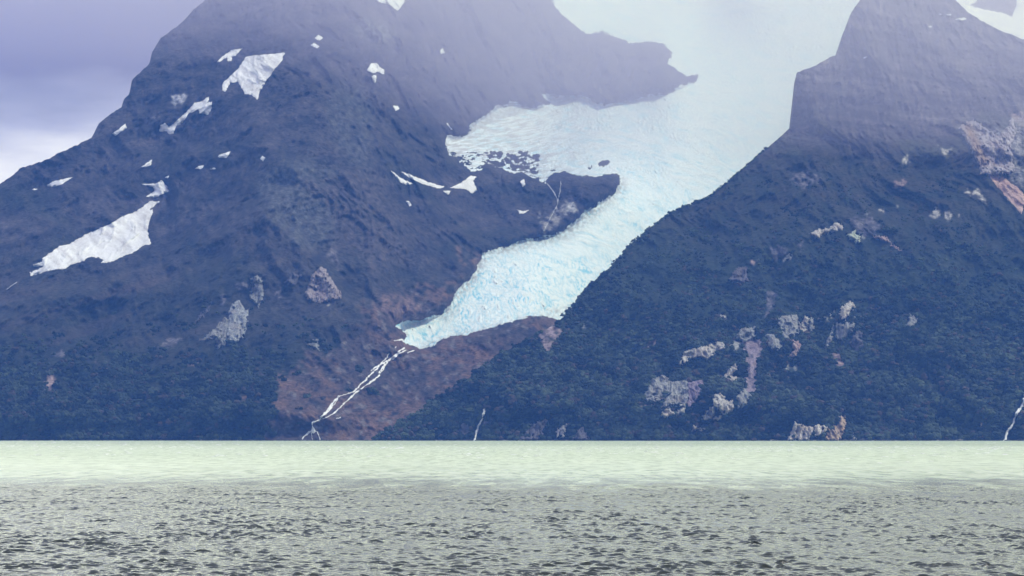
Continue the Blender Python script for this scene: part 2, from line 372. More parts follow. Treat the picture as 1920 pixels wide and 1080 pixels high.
OUT_L = [
 (zF((560,300),(610,285),(650,360),(662,440),(620,560),(540,480)), GREY, 'tall grey crag at the top of the crag cluster'),
 (zF((370,560),(430,528),(500,620),(490,720),(470,830),(380,885),(320,850),(340,700),(350,620)), lc(.28,.29,.31), 'largest grey crag, split by dark cracks on the dark mountain'),
 (zF((200,780),(300,680),(330,720),(300,900),(230,935),(240,860),(90,870)), GREY, 'jagged grey crag trailing down below the largest crag'),
 (zF((1060,420),(1130,270),(1200,215),(1260,290),(1340,420),(1350,480),(1220,512),(1160,525),(1080,490)), lc(.27,.23,.24), 'rounded brownish crag with a bright crack above the dark forest'),
 (zF((860,350),(920,255),(995,280),(960,362)), DULL, 'small group of parallel grey ribs between two crags'), (zF((800,370),(830,320),(840,350)), DULL, None), (zF((760,470),(800,400),(830,430),(800,510)), DULL, None),
 (zF((10,740),(60,660),(190,515),(130,620),(50,715)), DULL, 'long thin slanting rock rib beside the crag cluster'),
 (zF((390,350),(500,340),(515,420),(440,405)), DULL, None), (zF((1055,905),(1160,868),(1175,955),(1080,945)), GREY, 'low grey crag on the edge of the red rock'),
 (zF((1240,80),(1300,30),(1350,100),(1380,280),(1300,150)), DULL, None), (zF((1250,555),(1275,545),(1270,572)), PALE, None), (zF((260,480),(310,475),(310,540),(270,540)), DULL, None),
 (z1((635,380),(665,350),(715,355),(690,380),(655,400)), lc(.3,.3,.33), None), (z1((560,450),(590,425),(605,425),(575,455)), DULL, None),
 ([(180,682),(192,688),(203,678),(200,692),(186,692)], PINK, None), ([(88,700),(98,690),(104,712),(95,730),(86,740)], PINK, None), ([(300,725),(330,708),(342,712),(325,724)], PINK, None),
 ([(285,658),(320,636),(342,632),(330,645)], DULL, None), ([(350,685),(372,675),(372,690)], PINK, None), ([(105,660),(125,657),(122,668),(96,668)], DULL, None),
 ([(610,180),(660,150),(700,200),(690,330),(650,300),(620,240)], lc(.065,.064,.067), None),
 ([(480,330),(560,300),(640,330),(620,460),(560,470),(500,400)], lc(.070,.071,.074), None), ([(560,340),(700,320),(760,470),(700,520),(640,420)], lc(.068,.058,.060), None),
 ([(660,50),(700,35),(740,60),(730,85),(690,70)], lc(.14,.14,.14), None), ([(700,560),(760,555),(800,590),(830,600),(770,612),(720,590)], lc(.15,.105,.10), None),
 ([(1010,400),(1025,410),(1065,375),(1075,385),(1045,420),(1020,440)], lc(.2,.19,.19), None), ([(1058,385),(1075,378),(1085,395),(1060,400)], lc(.36,.36,.38), None),
]

# ------------------------------------------------------------------ relief of the glacier massif
def relief(X, Y, Zz, big=1.0):
    """gullies, ribs and knobs in metres of depth; downhill-stretched like eroded rock"""
    wx = X + 60*perlin(X/300., Y/300., Zz/300.)
    wz = Zz + 60*perlin(X/280.+9, Y/300., Zz/280.+4)
    r = 110*big*fbm(wx/520., Y/900., (wz+0.5*wx)/1000., 2, ridged=True)
    r = r + 80*fbm(wx/170., Y/600., (wz+.3*wx)/330., 2, ridged=True)
    r = r + 42*fbm(wx/60.+5, Y/200., (wz+.4*wx)/120., 3, ridged=True)
    r = r + 16*big*fbm((X*.93+Zz*.36)/330., Y/900., (-X*.36+Zz*.93)/60., 3, ridged=True)
    r = r + 20*fbm(wx/24.+5, Y/90., wz/36., 4, ridged=True)
    return r

SL = Surf(-330, 1990, -320, 836, 1.6)
fL = tps([(-330,826,6250),(0,826,6100),(300,826,6050),(600,826,6000),(900,826,6150),(1300,826,6600),(2000,826,7500),
 (-330,470,8000),(0,345,8000),(180,256,8300),(300,90,8900),(375,0,9200),(0,600,6900),(150,480,7400),(300,600,6850),(300,400,7800),(450,450,7300),
 (500,620,6700),(450,200,8300),(600,350,7650),(600,500,7200),(620,100,8700),(700,600,6950),(750,300,8300),(800,150,9200),(830,450,7950),(800,560,7350),
 (900,250,9300),(950,350,8950),(900,100,9900),(900,480,7950),(770,640,7000),(1000,540,7600),(1000,450,8350),(1100,370,8850),(1100,250,9800),(1050,190,10250),
 (1130,100,10700),(1250,100,10900),(1000,0,10600),(1300,150,10700),(1200,175,10350),(1300,300,9700),(1200,400,9000),(1100,500,8300),(1400,200,10900),
 (1400,0,12500),(1200,0,12400),(1300,80,12000),(600,-280,10000),(1000,-280,12500),(1500,-280,14000),(1990,-280,14500),(1600,200,11500),(1500,400,10000),
 (1300,600,8500),(1700,600,9000),(1990,300,11500)])
D0 = fL(SL.PX, SL.PY).astype(np.float32)
W = pt(SL.PX, SL.PY, D0)
E1 = perlin(SL.PX/7., SL.PY/7., 0.3); E2 = perlin(SL.PX/7., SL.PY/7., 5.3)     # ragged outlines
GM = in_poly(SL.PX+2*E1, SL.PY+2*E2, GLACIER).astype(np.float32)
def blur(a, n, k=1):
    for _ in range(n):
        p = np.pad(a, k, mode='edge')
        a = (p[:-2*k, k:-k]+p[2*k:, k:-k]+p[k:-k, :-2*k]+p[k:-k, 2*k:]+a)/5
    return a
GMs = blur(GM, 14, 2)
R = relief(W[..., 0], W[..., 1], W[..., 2])
low = sstep(0, 60, W[..., 2])
SL.D = D0 - R*(1-0.9*np.clip(GMs*1.3, 0, 1))*(0.25+0.75*low)
# the spur that divides the dark outer face from the grey inner face
sp = poly_dist(SL.PX, SL.PY, [(470,215),(500,300),(590,345),(420,440),(250,520),(60,580)])
SL.D -= 55*np.exp(-(sp/26.)**2)
PXn, PYn = SL.PX, SL.PY
def pal_left():
    X, Zz = W[..., 0], W[..., 2]
    n1 = fbm(X/260., W[..., 1]/500., (Zz+.4*X)/200., 4); n2 = fbm(X/50., W[..., 1]/120., (Zz+.5*X)/38., 4); n3 = fbm(X/14., W[..., 1]/60., Zz/14., 3)
    al, ac = X*.93+Zz*.36, -X*.36+Zz*.93
    band = fbm(al/420., W[..., 1]/900., ac/42., 5)
    rock = mixc(lc(.030,.028,.032), lc(.105,.090,.092), np.clip(.4+.9*n2+.5*n3+.8*band, 0, 1))
    moss = mixc(lc(.016,.024,.018), lc(.040,.045,.030), np.clip(.45+1.0*n2+.7*n3, 0, 1))
    veg = np.clip(sstep(430, 720, PYn+110*n1+50*n2) , 0, 1)
    veg = np.maximum(veg, .55*sstep(.0, .3, n1+.2*n2)*sstep(200, 330, PYn))
    c = mixc(rock, moss, veg)
    c = mixc(c, lc(.085,.060,.055)*np.ones_like(c), np.clip(1.8*band+.15, 0, 1)*sstep(470, 560, PYn)*sstep(700, 640, PYn)*sstep(480, 300, PXn)*.8)
    b = in_poly(PXn+12*E1+80*n2+60*n1+40*n3, PYn+12*E2+40*n3+40*n1, BEDROCK).astype(np.float32); b = blur(b, 3)
    st = fbm((X*.84+Zz*.54)/120., W[..., 1]/300., (-X*.54+Zz*.84)/15., 4)
    red = mixc(lc(.080,.062,.062), lc(.195,.120,.088), np.clip(.25+1.5*n1+1.2*n2, 0, 1))
    red = mixc(red, lc(.035,.032,.038), np.clip(-2.0*n3-1.2*n2-1.6*st+.06, 0, 1))
    redn = fbm(X/22.+40, W[..., 1]/90., Zz/16., 3)
    red = mixc(red, lc(.20,.18,.18), sstep(.15, .35, redn)*.8)
    SL.D -= b*9*st
    SL.bed = b
    return mixc(c, red, b), n1, n2, n3
colL, nL1, nL2, nL3 = pal_left()

def bare_zones(S, col, outs, E1, E2, n3):
    for poly, tone, label in outs:
        if label: continue
        xs = [p[0] for p in poly]; ys = [p[1] for p in poly]
        i0 = max(0, int((min(xs)-14-S.x0)/S.st)); i1 = int((max(xs)+14-S.x0)/S.st)+1
        j0 = max(0, int((min(ys)-14-S.y0)/S.st)); j1 = int((max(ys)+14-S.y0)/S.st)+1
        sl = np.s_[j0:j1, i0:i1]
        big_ = max(xs)-min(xs) > 75
        j = 3.0 if big_ else 1.0
        m = in_poly(S.PX[sl]+j*6*E1[sl]+j*6*n3[sl], S.PY[sl]+j*6*E2[sl]+j*6*n3[sl], poly).astype(np.float32)
        m = blur(m, 10 if big_ else 1, 2 if big_ else 1)*np.clip(.75+1.5*n3[sl], 0, 1)
        col[sl] = mixc(col[sl], tone*1.35*(1+.7*n3[sl][..., None]), np.clip(m*1.2, 0, 1))
        S.D[sl] -= m*(3+9*n3[sl])
bare_zones(SL, colL, OUT_L, E1, E2, nL3)

def mountain_mesh(name, S, col, sil, px_list, nrow, base_py, mat, back=14, bdy=90., bdz=70.):
    px = np.array(px_list, np.float32)
    s = np.interp(px, [p[0] for p in sil], [p[1] for p in sil])
    s = s + 1.6*perlin(px/11., 0.5, 2.2) + 2.2*perlin(px/31., 4.5, 2.2) + 1.5*perlin(px/4.5, 4.5, 7.2)+.7*perlin(px/2.1, 4.5, 9.2)
    rowy = np.linspace(base_py, s.min(), nrow)[:, None]
    PX = np.broadcast_to(px[None], (nrow, len(px))).astype(np.float32)
    PY = np.maximum(rowy, s[None]).astype(np.float32)
    V = pt(PX, PY, S.sample(PX, PY)); C = S.sample(PX, PY, col)
    top = V[-1]
    k = np.arange(1, back+1)[:, None, None]
    jit = 25*perlin(np.broadcast_to(top[None, :, 0]/90., (back, len(px))), k[..., 0]*.6, 3.3)[..., None]
    B = top[None]+np.concatenate([0*k, k*bdy, -k*bdz], -1)*(1+.0*k)+np.concatenate([0*jit, 0*jit, jit*np.minimum(1, k/4.)], -1)
    V = np.concatenate([V, B]); C = np.concatenate([C, np.broadcast_to(C[-1][None], (back,)+C[-1].shape)])
    full = np.ones((V.shape[0]-1, V.shape[1]-1), bool)
    cl = PY <= s[None]+1e-4
    full[:nrow-1] = ~(cl[:-1, :-1] & cl[:-1, 1:])
    return make_mesh(name, V, grid_faces(V.shape[0], V.shape[1], full), mat, C)

silL = [(-330,480),(-150,410),(-40,362)]+z1((0,692),(80,630),(190,592),(270,555),(345,515),(372,462),(410,430),(455,400),(465,370),(485,350),(495,300),(560,242),(570,200),(600,145),(680,85),(730,30),(770,0),(850,-60),(1000,-180))+[(600,-200),(700,-250),(1000,-290),(1500,-300),(1990,-260)]
o = mountain_mesh('mountain', SL, colL, silL, list(range(-330, -30, 6))+list(np.arange(-30, 1300, 1.7))+list(np.arange(1300, 1990, 3.5)), 560, 834, M_ROCK)
tag(o, 'steep dark purple grey mountain rising into mist around the glacier bowl', kind='structure')

# ------------------------------------------------------------------ relief of the nearer forested mountain
silR = [(640,842),(690,828),(735,802),(800,762),(850,730),(900,692),(950,658),(1000,628),(1040,608),(1062,588),(1082,568),(1100,543),(1140,510),(1185,455),(1230,420),(1260,397),(1330,369),
 (1360,345),(1400,310),(1440,275),(1470,250),(1483,238),(1486,205),(1488,160),(1494,136),(1530,122),(1566,104),(1574,80),(1585,50),(1597,20),(1612,0),(1650,-50),(1700,-70),(1760,-35),
 (1788,-2),(1815,22),(1850,46),(1900,68),(1925,76),(2000,92),(2330,150)]
SR = Surf(640, 2330, -80, 844, 1.5)
fR = tps([(640,826,6000),(1000,826,5950),(1400,826,5900),(1900,826,5920),(2330,826,6100),(850,728,6300),(1000,625,6600),(1100,545,6850),(1190,450,7150),
 (1330,368,7500),(1480,240,7950),(1488,140,8000),(1600,0,8300),(1700,-70,8700),(1920,76,8600),(2330,150,9000),(1300,650,6450),(1500,600,6600),(1700,650,6450),
 (1900,600,6650),(1500,400,7250),(1700,350,7500),(1900,350,7450),(1700,250,7900),(1600,150,8020),(1750,100,8350),(1500,300,7600),(1300,500,6950)])
D0R = fR(SR.PX, SR.PY).astype(np.float32)
WR = pt(SR.PX, SR.PY, D0R)
RR = relief(WR[..., 0]+4000, WR[..., 1], WR[..., 2], .8)
SR.D = D0R - RR*(0.2+0.8*sstep(0, 80, WR[..., 2]))*np.where(WR[..., 2] < -2, 0, 1)
E1R = perlin(SR.PX/7., SR.PY/7., 0.3); E2R = perlin(SR.PX/7., SR.PY/7., 5.3)
# gullies and broken terraces of the upper cliff
terr = perlin(WR[..., 0]/700., WR[..., 1]/900., 1.1)*40
SR.D -= 26*np.abs(((WR[..., 2]+terr)/95.) % 1.0-.5)*sstep(420, 250, SR.PY)
def pal_right():
    X, Zz, Yy = WR[..., 0], WR[..., 2], WR[..., 1]
    n1 = fbm(X/240., Yy/500., Zz/150., 4); n2 = fbm(X/48., Yy/120., Zz/36., 4); n3 = fbm(X/13., Yy/60., Zz/13., 3)
    rock = mixc(lc(.055,.05,.055), lc(.13,.11,.115), np.clip(.4+1.1*n2+.6*n3+.5*perlin(X/9., Yy/100., Zz/60.), 0, 1))
    scrub = mixc(lc(.03,.038,.025), lc(.075,.06,.048), np.clip(.45+1.1*n2+.8*n1, 0, 1))
    wood = mixc(lc(.018,.030,.02), lc(.042,.055,.034), np.clip(.45+1.0*n2+.6*n3, 0, 1))
    strata = 1.3*fbm(X/260.+.6*n2, Yy/900., (Zz+.08*X)/21., 4); flute = fbm(X/11., Yy/300., Zz/90., 3)
    rock = rock*(1+np.clip(1.1*strata+.7*flute, -.6, .8)[..., None])
    SR.D -= (10*strata+11*flute)*sstep(330, 230, SR.PY)
    c = mixc(rock, scrub, sstep(225, 330, SR.PY+70*n1+40*n2))
    c = mixc(c, wood, sstep(330, 560, SR.PY+170*n1+60*n2))
    c = mixc(c, lc(.10,.11,.06)*np.ones_like(c), .5*sstep(.1, .35, n1)*sstep(180, 230, SR.PY)*sstep(330, 290, SR.PY))
    return c, n1, n2, n3
colR, nR1, nR2, nR3 = pal_right()
bare_zones(SR, colR, OUT_R, E1R, E2R, nR3)
o = mountain_mesh('mountain', SR, colR, silR, list(np.arange(640, 1960, 1.5))+list(np.arange(1960, 2330, 6)), 600, 840, M_ROCK)
tag(o, 'nearer mountain, forested below and bare cliffs above, with a square cliff step on its ridge', kind='structure')

# ------------------------------------------------------------------ the snowy summit behind it
SS = Surf(1600, 2400, -260, 300, 2.5)
SS.D = (9300+(260-SS.PY)*4.2+0*SS.PX).astype(np.float32)
WS = pt(SS.PX, SS.PY, SS.D)
SS.D = SS.D - 60*fbm(WS[..., 0]/260., WS[..., 1]/400., WS[..., 2]/200., 5)
nS = fbm(WS[..., 0]/30., WS[..., 1]/90., WS[..., 2]/30., 3)
colS = mixc(lc(.10,.09,.10), lc(.19,.17,.18), np.clip(.5+nS, 0, 1))
o = mountain_mesh('mountain', SS, colS, [(1600,120),(1700,40),(1780,-60),(1900,-180),(2000,-220),(2200,-200),(2400,-60)], list(np.arange(1600, 2400, 4)), 130, 290, M_ROCK)
tag(o, 'distant snowy summit slope behind the nearer mountain', kind='structure')

# ------------------------------------------------------------------ things that lie on the slopes
def drape(name, S, mask, bbox, step, thick, mat, colf, bulge=None, edge=5, sink=3.0, parts=None, fill=False):
    x0, y0, x1, y1 = bbox
    px = np.arange(x0-2*step, x1+3*step, step, dtype=np.float32); py = np.arange(y1+2*step, y0-3*step, -step, dtype=np.float32)
    PX, PY = np.meshgrid(px, py)
    M = mask(PX, PY)
    d = M.astype(np.float32); e = M.copy()
    for k in range(1, edge):
        p = np.pad(e, 1); e = p[1:-1, 1:-1] & p[:-2, 1:-1] & p[2:, 1:-1] & p[1:-1, :-2] & p[1:-1, 2:]
        d += e
    p = np.pad(M, 1)
    near = p[1:-1, 1:-1] | p[:-2, 1:-1] | p[2:, 1:-1] | p[1:-1, :-2] | p[1:-1, 2:]
    f = d/edge
    off = np.where(d > 0, .35*thick+(.65*thick)*sstep(0, 1, f), -sink)
    D = S.sample(PX, PY)
    Wp = pt(PX, PY, D)
    if fill: off = off+np.where(d > 0, np.clip(D-S.sample(PX, PY, S.DB), 0, 30)*sstep(0, 1, f), 0)      # snow fills the hollows
    if bulge is not None: off = off + np.where(d > 0, bulge(Wp, PX, PY, f), 0)
    V = pt(PX, PY, D-off)
    C = colf(Wp, PX, PY, f, off)
    nr, nc = PX.shape
    m = near
    if parts is not None: part_of = parts(PX[:-1, :-1]+step/2, PY[:-1, :-1]-step/2)
    keep = m[:-1, :-1] & m[1:, :-1] & m[:-1, 1:] & m[1:, 1:] & (M[:-1, :-1] | M[1:, :-1] | M[:-1, 1:] | M[1:, 1:])
    if parts is not None:
        vall, call = V.reshape(-1, 3), C.reshape(-1, 3)
        org = vall[np.unique(grid_faces(nr, nc, keep))]; org = org[np.argmin(org[:, 2])]
        root = bpy.data.objects.new(name, None); root.location = [float(v) for v in org]; scene.collection.objects.link(root)
        for k, pname in enumerate(PART_NAMES):
            q = grid_faces(nr, nc, keep & (part_of == k))
            u, inv = np.unique(q.ravel(), return_inverse=True)
            make_mesh(pname, vall[u]-org, inv.reshape(-1, 4), mat, call[u], parent=root)
        return root
    q = grid_faces(nr, nc, keep)
    if len(q) == 0: return None
    u, inv = np.unique(q.ravel(), return_inverse=True)
    vv = V.reshape(-1, 3)[u]
    org = vv[np.argmin(vv[:, 2])]
    return make_mesh(name, vv, inv.reshape(-1, 4), mat, C.reshape(-1, 3)[u], origin=org)

def bb(poly):
    xs = [p[0] for p in poly]; ys = [p[1] for p in poly]
    return (min(xs)-3, min(ys)-3, max(xs)+3, max(ys)+3)

SL.DB = blur(SL.D, 16, 2); SR.DB = blur(SR.D, 16, 2)
def snow_patch(S, poly, label, group, col=(.80,.81,.84), clean=False):
    x0, y0, x1, y1 = bb(poly); size = max(x1-x0, y1-y0)
    amp = 0.9 if size < 60 else 1.6
    def mask(PX, PY):
        return in_poly(PX+1.1*perlin(PX/1.9, PY/1.9, 21.5)+amp*perlin(PX/3.5, PY/3.5, 1.5)+1.4*amp*perlin(PX/11., PY/11., 8.5)*(size > 40), PY+amp*perlin(PX/3.5, PY/3.5, 3.5), poly)
    def colf(Wp, PX, PY, f, off):
        c = lc(*col)*np.ones(PX.shape+(3,), np.float32)
        if clean: return c
        s = fbm((Wp[..., 0]*.75-Wp[..., 2]*.62)/110., Wp[..., 1]/900., (Wp[..., 0]*.62+Wp[..., 2]*.75)/14., 3)
        n = fbm(Wp[..., 0]/9., Wp[..., 1]/40., Wp[..., 2]/9., 3)
        k = .75 if size > 100 else .25
        d = np.clip(.25+1.2*s+.5*n, 0, 1)*k
        return mixc(c, lc(.34,.32,.35)*np.ones_like(c), d)
    def bulge(Wp, PX, PY, f):
        return 1.5*fbm(Wp[..., 0]/35., Wp[..., 1]/90., Wp[..., 2]/30., 3)
    o = drape('snow_patch', S, mask, (x0, y0, x1, y1), .8 if size < 60 else 1.1, 5.0, M_SNOW, colf, bulge, fill=True)
    if o: tag(o, label, 'snow patch', group)

for poly, label in SNOW_L: snow_patch(SL, poly, label, 'snow patches on the dark mountain')
for poly, label in SNOW_R: snow_patch(SR, poly, label, 'snow dashes on the nearer mountain', clean=True)

def outcrop(S, poly, tone, label, group):
    cx_ = sum(p[0] for p in poly)/len(poly); cy_ = sum(p[1] for p in poly)/len(poly)
    poly = [(cx_+(p[0]-cx_)*1.15, cy_+(p[1]-cy_)*1.12) for p in poly]
    x0, y0, x1, y1 = bb(poly); size = max(x1-x0, y1-y0)
    scree = 'scar running' in label or 'scree' in label
    A = 3.8 if not scree else 1.8
    def mask(PX, PY):
        b = in_poly(PX+A*perlin(PX/6., PY/9., 1.5)+.8*A*perlin(PX/2.4, PY/3.4, 8.5)+.3*A*perlin(PX/1.2, PY/1.7, 4.5), PY+A*perlin(PX/6., PY/6., 3.5)+.9*A*perlin(PX/2.1, PY/4., 5.5), poly)
        holes = fbm(PX/5.+30, PY/11., 4.4, 3)
        return b & (holes > (-.46 if not scree else -.6))
    def bulge(Wp, PX, PY, f):
        if scree: return 1.5*fbm(Wp[..., 0]/14., Wp[..., 1]/60., Wp[..., 2]/30., 3)
        return f*(9+20*fbm(Wp[..., 0]/11., Wp[..., 1]/60., Wp[..., 2]/34., 3, ridged=True)+12*fbm(Wp[..., 0]/6., Wp[..., 1]/60., Wp[..., 2]/8., 3))
    def colf(Wp, PX, PY, f, off):
        n = fbm(Wp[..., 0]/9., Wp[..., 1]/60., Wp[..., 2]/26., 4); n2 = fbm(Wp[..., 0]/30.+7, Wp[..., 1]/90., Wp[..., 2]/30., 3)
        c = tone*1.45*(1+.3*n[..., None]*np.ones(3, np.float32))
        c = mixc(c, lc(.06,.07,.06)*np.ones_like(c), np.clip(-2.4*n-.30, 0, 1)*.85)          # cracks and moss in the joints
        c = mixc(c, tone*lc(1.15,.92,.80)*np.ones_like(c), np.clip(2*n2, 0, 1)*.6)           # iron stain
        if 'rusty edge' in label:
            c = mixc(c, lc(.38,.27,.20)*np.ones_like(c), np.exp(-(poly_dist(PX, PY, [(1815,240),(1830,270),(1845,300)])/9)**2))
        return c
    o = drape('rock_outcrop' if not scree else 'scree_slope', S, mask, (x0-3, y0-3, x1+3, y1+3), .9, 4.0, M_OUT, colf, bulge, edge=4)
    if o: tag(o, label, 'rock outcrop' if not scree else 'scree slope', group if not scree else None)
for poly, tone, label in OUT_L:
    if label: outcrop(SL, poly, tone*.85, label, 'crags on the dark mountain')
for poly, tone, label in OUT_R:
    if label: outcrop(SR, poly, tone, label, 'crags on the nearer mountain')

# ------------------------------------------------------------------ glacier
def gmask(PX, PY):
    a = .9; e1 = perlin(PX/5., PY/5., 1.5); e2 = perlin(PX/5., PY/5., 3.5); e3 = perlin(PX/15., PY/15., 6.5); e4 = perlin(PX/3., PY/3., 16.5); up = 1+1.0*sstep(220, 150, PY)
    m = in_poly(PX+up*(a*1.6*e1+e4)+3*e3, PY+up*(a*1.6*e2+e4)+2*e3, GLACIER)
    for h in HOLES: m &= ~in_poly(PX+2*e1, PY+1.5*e2, h)
    lobe = (PX < 1010) & (PY > 285) & (PY < 345)
    m &= ~(lobe & (fbm(PX/11., PY/4.5, 2.7, 3) < -.12))
    return m
def crev(Wp, PX, PY):
    """height of the ice surface above its mean: chaotic seracs on the steep parts, flow ridges on the calm ones"""
    X, Y, Zz = Wp[..., 0], Wp[..., 1], Wp[..., 2]
    wx = X+9*perlin(X/40., Y/200., Zz/40.); wz = Zz+7*perlin(X/35.+5, Y/200., Zz/35.)
    low = sstep(445, 520, PY); icefall = np.maximum(low, .45*sstep(.0, .35, perlin(X/300., Y/500., Zz/200.)+.25))
    s = -fbm((wx+.25*wz)/11., Y/140., wz/22., 3, ridged=True)             # seracs, narrow upright blocks
    s2 = fbm((wx+wz)/7., Y/90., (wz-wx*.5)/8., 3)
    t = fbm((wx-.6*wz)/85., Y/500., (wz+.25*wx)/11., 4)           # transverse steps
    return icefall*(26*s+12*s2)+(1-icefall)*(9*t+4*s2)+14*fbm(X/120., Y/300., Zz/60., 3), icefall, s, s2, t
def gbulge(Wp, PX, PY, f):
    r = crev(Wp, PX, PY)[0]
    return np.maximum(r, -6)+10*sstep(0, 1, f)*sstep(440, 520, PY)
def gcol(Wp, PX, PY, f, off):
    r, ic, s, s2, t = crev(Wp, PX, PY)
    white = mixc(lc(.74,.78,.84)*np.ones(PX.shape+(3,), np.float32), lc(.82,.90,.92)*np.ones(PX.shape+(3,), np.float32), sstep(250, 420, PY))
    blue = lc(.22,.58,.76)*np.ones_like(white)
    X, Y, Zz = Wp[..., 0], Wp[..., 1], Wp[..., 2]
    b = ic*np.clip(-2.6*(s+.50)+.5*s2, 0, 1)+(1-ic)*np.clip(.12-.9*t, 0, .6)
    b2 = sstep(.05, .45, fbm(X/55., Y/200., Zz/34., 3)+.12)
    c = mixc(white, blue, np.clip(b*(.55+.8*b2)+.04, 0, 1))
    # grey debris along the margins and on the side lobe
    n = fbm(X/10., Y/70., Zz/10., 4)
    edge = poly_dist(PX, PY, [(836,583),(843,571),(854,547),(884,516),(901,485),(903,475),(933,465),(1000,446),(1060,432),(1160,350)])
    low = poly_dist(PX, PY, [(785,655),(821,641),(886,627),(969,602),(1009,594),(1090,575),(1130,520)])
    dirt = np.exp(-(edge/15.)**2)*np.clip(.55+1.8*n, 0, 1)+np.exp(-(low/9.)**2)*np.clip(.3+2*n, 0, 1)*.7
    c = mixc(c, lc(.28,.29,.30)*np.ones_like(c), np.clip(dirt, 0, .85))
    lobe = sstep(1180, 960, PX)*sstep(380, 340, PY)*sstep(140, 190, PY)
    nl = fbm((X+Zz)/60., Y/300., (Zz-.5*X)/7., 4)
    c = mixc(c, lc(.40,.40,.43)*np.ones_like(c), lobe*np.clip(.32+2.4*nl, 0, .85))
    fringe = in_poly(PX, PY, [(878,250),(882,234),(909,216),(930,198),(965,189),(1000,200),(985,212),(930,225)])
    c = mixc(c, lc(.33,.33,.37)*np.ones_like(c), fringe*np.clip(.5+1.3*n, 0, 1))
    return c
PART_NAMES = ['upper_icefield', 'side_lobe', 'icefall', 'snout']
def gparts(px, py):
    j = 5*perlin(px/9., py/9., 2.2)
    k = np.where((py+j > 440), 2, 0)
    k = np.where((px+j < 1060) & (py < 360), 1, k)
    return np.where((px+j < 900) & (py > 560), 3, k)
g = drape('glacier', SL, gmask, (730, -195, 1830, 660), 1.25, 9.0, M_ICE, gcol, gbulge, edge=7, sink=6, parts=gparts)
for ch in g.children:
    if ch.name.startswith('side_lobe'): ch['label'] = 'dusty grey side lobe of the glacier'
    if ch.name.startswith('snout'): ch['label'] = 'crevassed blue tinted snout of the glacier'
tag(g, 'pale blue white glacier winding down from the mist to a crevassed snout above the lake', 'glacier')

def strand_mask(strands):
    def mask(PX, PY):
        m = np.zeros(PX.shape, bool)
        wob = 1.2*perlin(PX/4., PY/4., 2.5)
        for line, w in strands:
            d = poly_dist(PX+wob, PY+.6*wob, line)
            m |= d < 1.2*w*(.8+.7*perlin(PX/6., PY/6., 9.5))
        return m
    return mask
def fall(S, strands, label, cat='waterfall', name='waterfall', bright=.85, thick=4.0):
    pts = [p for l, w in strands for p in l]
    def colf(Wp, PX, PY, f, off): return bright*lc(1,1,1.02)*(1+.08*perlin(PX/2., PY/2., 1.)[..., None])*np.ones(3, np.float32)
    o = drape(name, S, strand_mask(strands), bb(pts), .6, thick, M_FALL, colf, None, edge=3, sink=1.5)
    if o: tag(o, label, cat)
fall(SL, [(z4((1020,165),(975,195),(940,230),(885,270),(850,310),(805,360),(780,405)), 1.5), (z4((1035,190),(960,225),(905,280)), .9),
          (z4((870,220),(850,260),(790,320),(700,385)), 1.0), (z4((880,275),(800,320),(720,400),(690,430),(640,480),(600,510),(560,560),(530,590),(480,605)), 1.35),
          (z4((480,605),(385,635)), .5), (z4((385,635),(340,680),(300,740),(240,810),(215,840)), 2.0), (z4((385,640),(350,700),(300,765),(250,810)), .8),
          (z4((215,840),(200,865),(130,885),(140,950),(80,995),(35,1040)), 1.3), (z4((830,300),(820,370),(790,410)), .8),
          (z4((780,430),(720,480),(650,525),(590,570),(520,625),(460,680),(400,740),(335,800)), 1.5), (z4((335,800),(270,835),(215,860)), .7),
          (z4((140,950),(145,975)), 3.0), (z4((140,960),(180,975),(205,1048)), .8), (z4((120,975),(132,1045)), .6), (z4((360,845),(400,838)), 1.5),
          (z4((1050,215),(1110,190)), .9), (z4((925,95),(1000,85),(1010,110)), 1.2), (z4((940,155),(930,165)), .8)],
     'braided white meltwater cascade falling from the glacier snout to the lake')
fall(SL, [([(1027,345),(1038,360),(1046,375),(1044,388),(1035,402),(1028,416),(1020,432)], .8), ([(1052,340),(1050,358),(1046,378)], .5)],
     'faint thin stream crossing the bare rock island in the glacier', 'stream', 'stream', .45, 4.0)
fall(SR, [([(909,767),(904,784),(898,797),(893,810),(889,828)], 2.0)], thick=9, label='slender white waterfall dropping to the shore between glacier snout and forest')
fall(SR, [([(1924,738),(1916,762),(1904,778),(1900,795),(1889,808),(1884,828)], 2.3)], thick=9, label='bent white waterfall in the forest at the edge of the photo')
fall(SL, [([(12,543),(22,535),(32,529)], .6)], 'tiny white rivulet on the dark slope below the largest snowfield', 'rivulet', 'rivulet', .6)

def smask(PX, PY):
    e = 2*perlin(PX/7., PY/7., 1.5)
    rock = in_poly(PX+e, PY+e, zr((835,20),(860,10),(870,-40),(1010,-40),(1012,20),(995,62),(950,45),(900,38))) | (PX < 1760)
    return ~rock & (PY < 130+.0*PX) & (PX < 2380) & (PY > -170)
o = drape('summit_snowfield', SS, smask, (1760, -170, 2380, 130), 2.5, 14, M_SNOW, lambda Wp, PX, PY, f, off: lc(.93,.93,.93)*np.ones(PX.shape+(3,), np.float32),
          lambda Wp, PX, PY, f: 6*fbm(Wp[..., 0]/90., Wp[..., 1]/90., Wp[..., 2]/90., 3))
tag(o, 'dazzling white snowfield on the distant summit wrapping around a grey rock', 'snowfield')

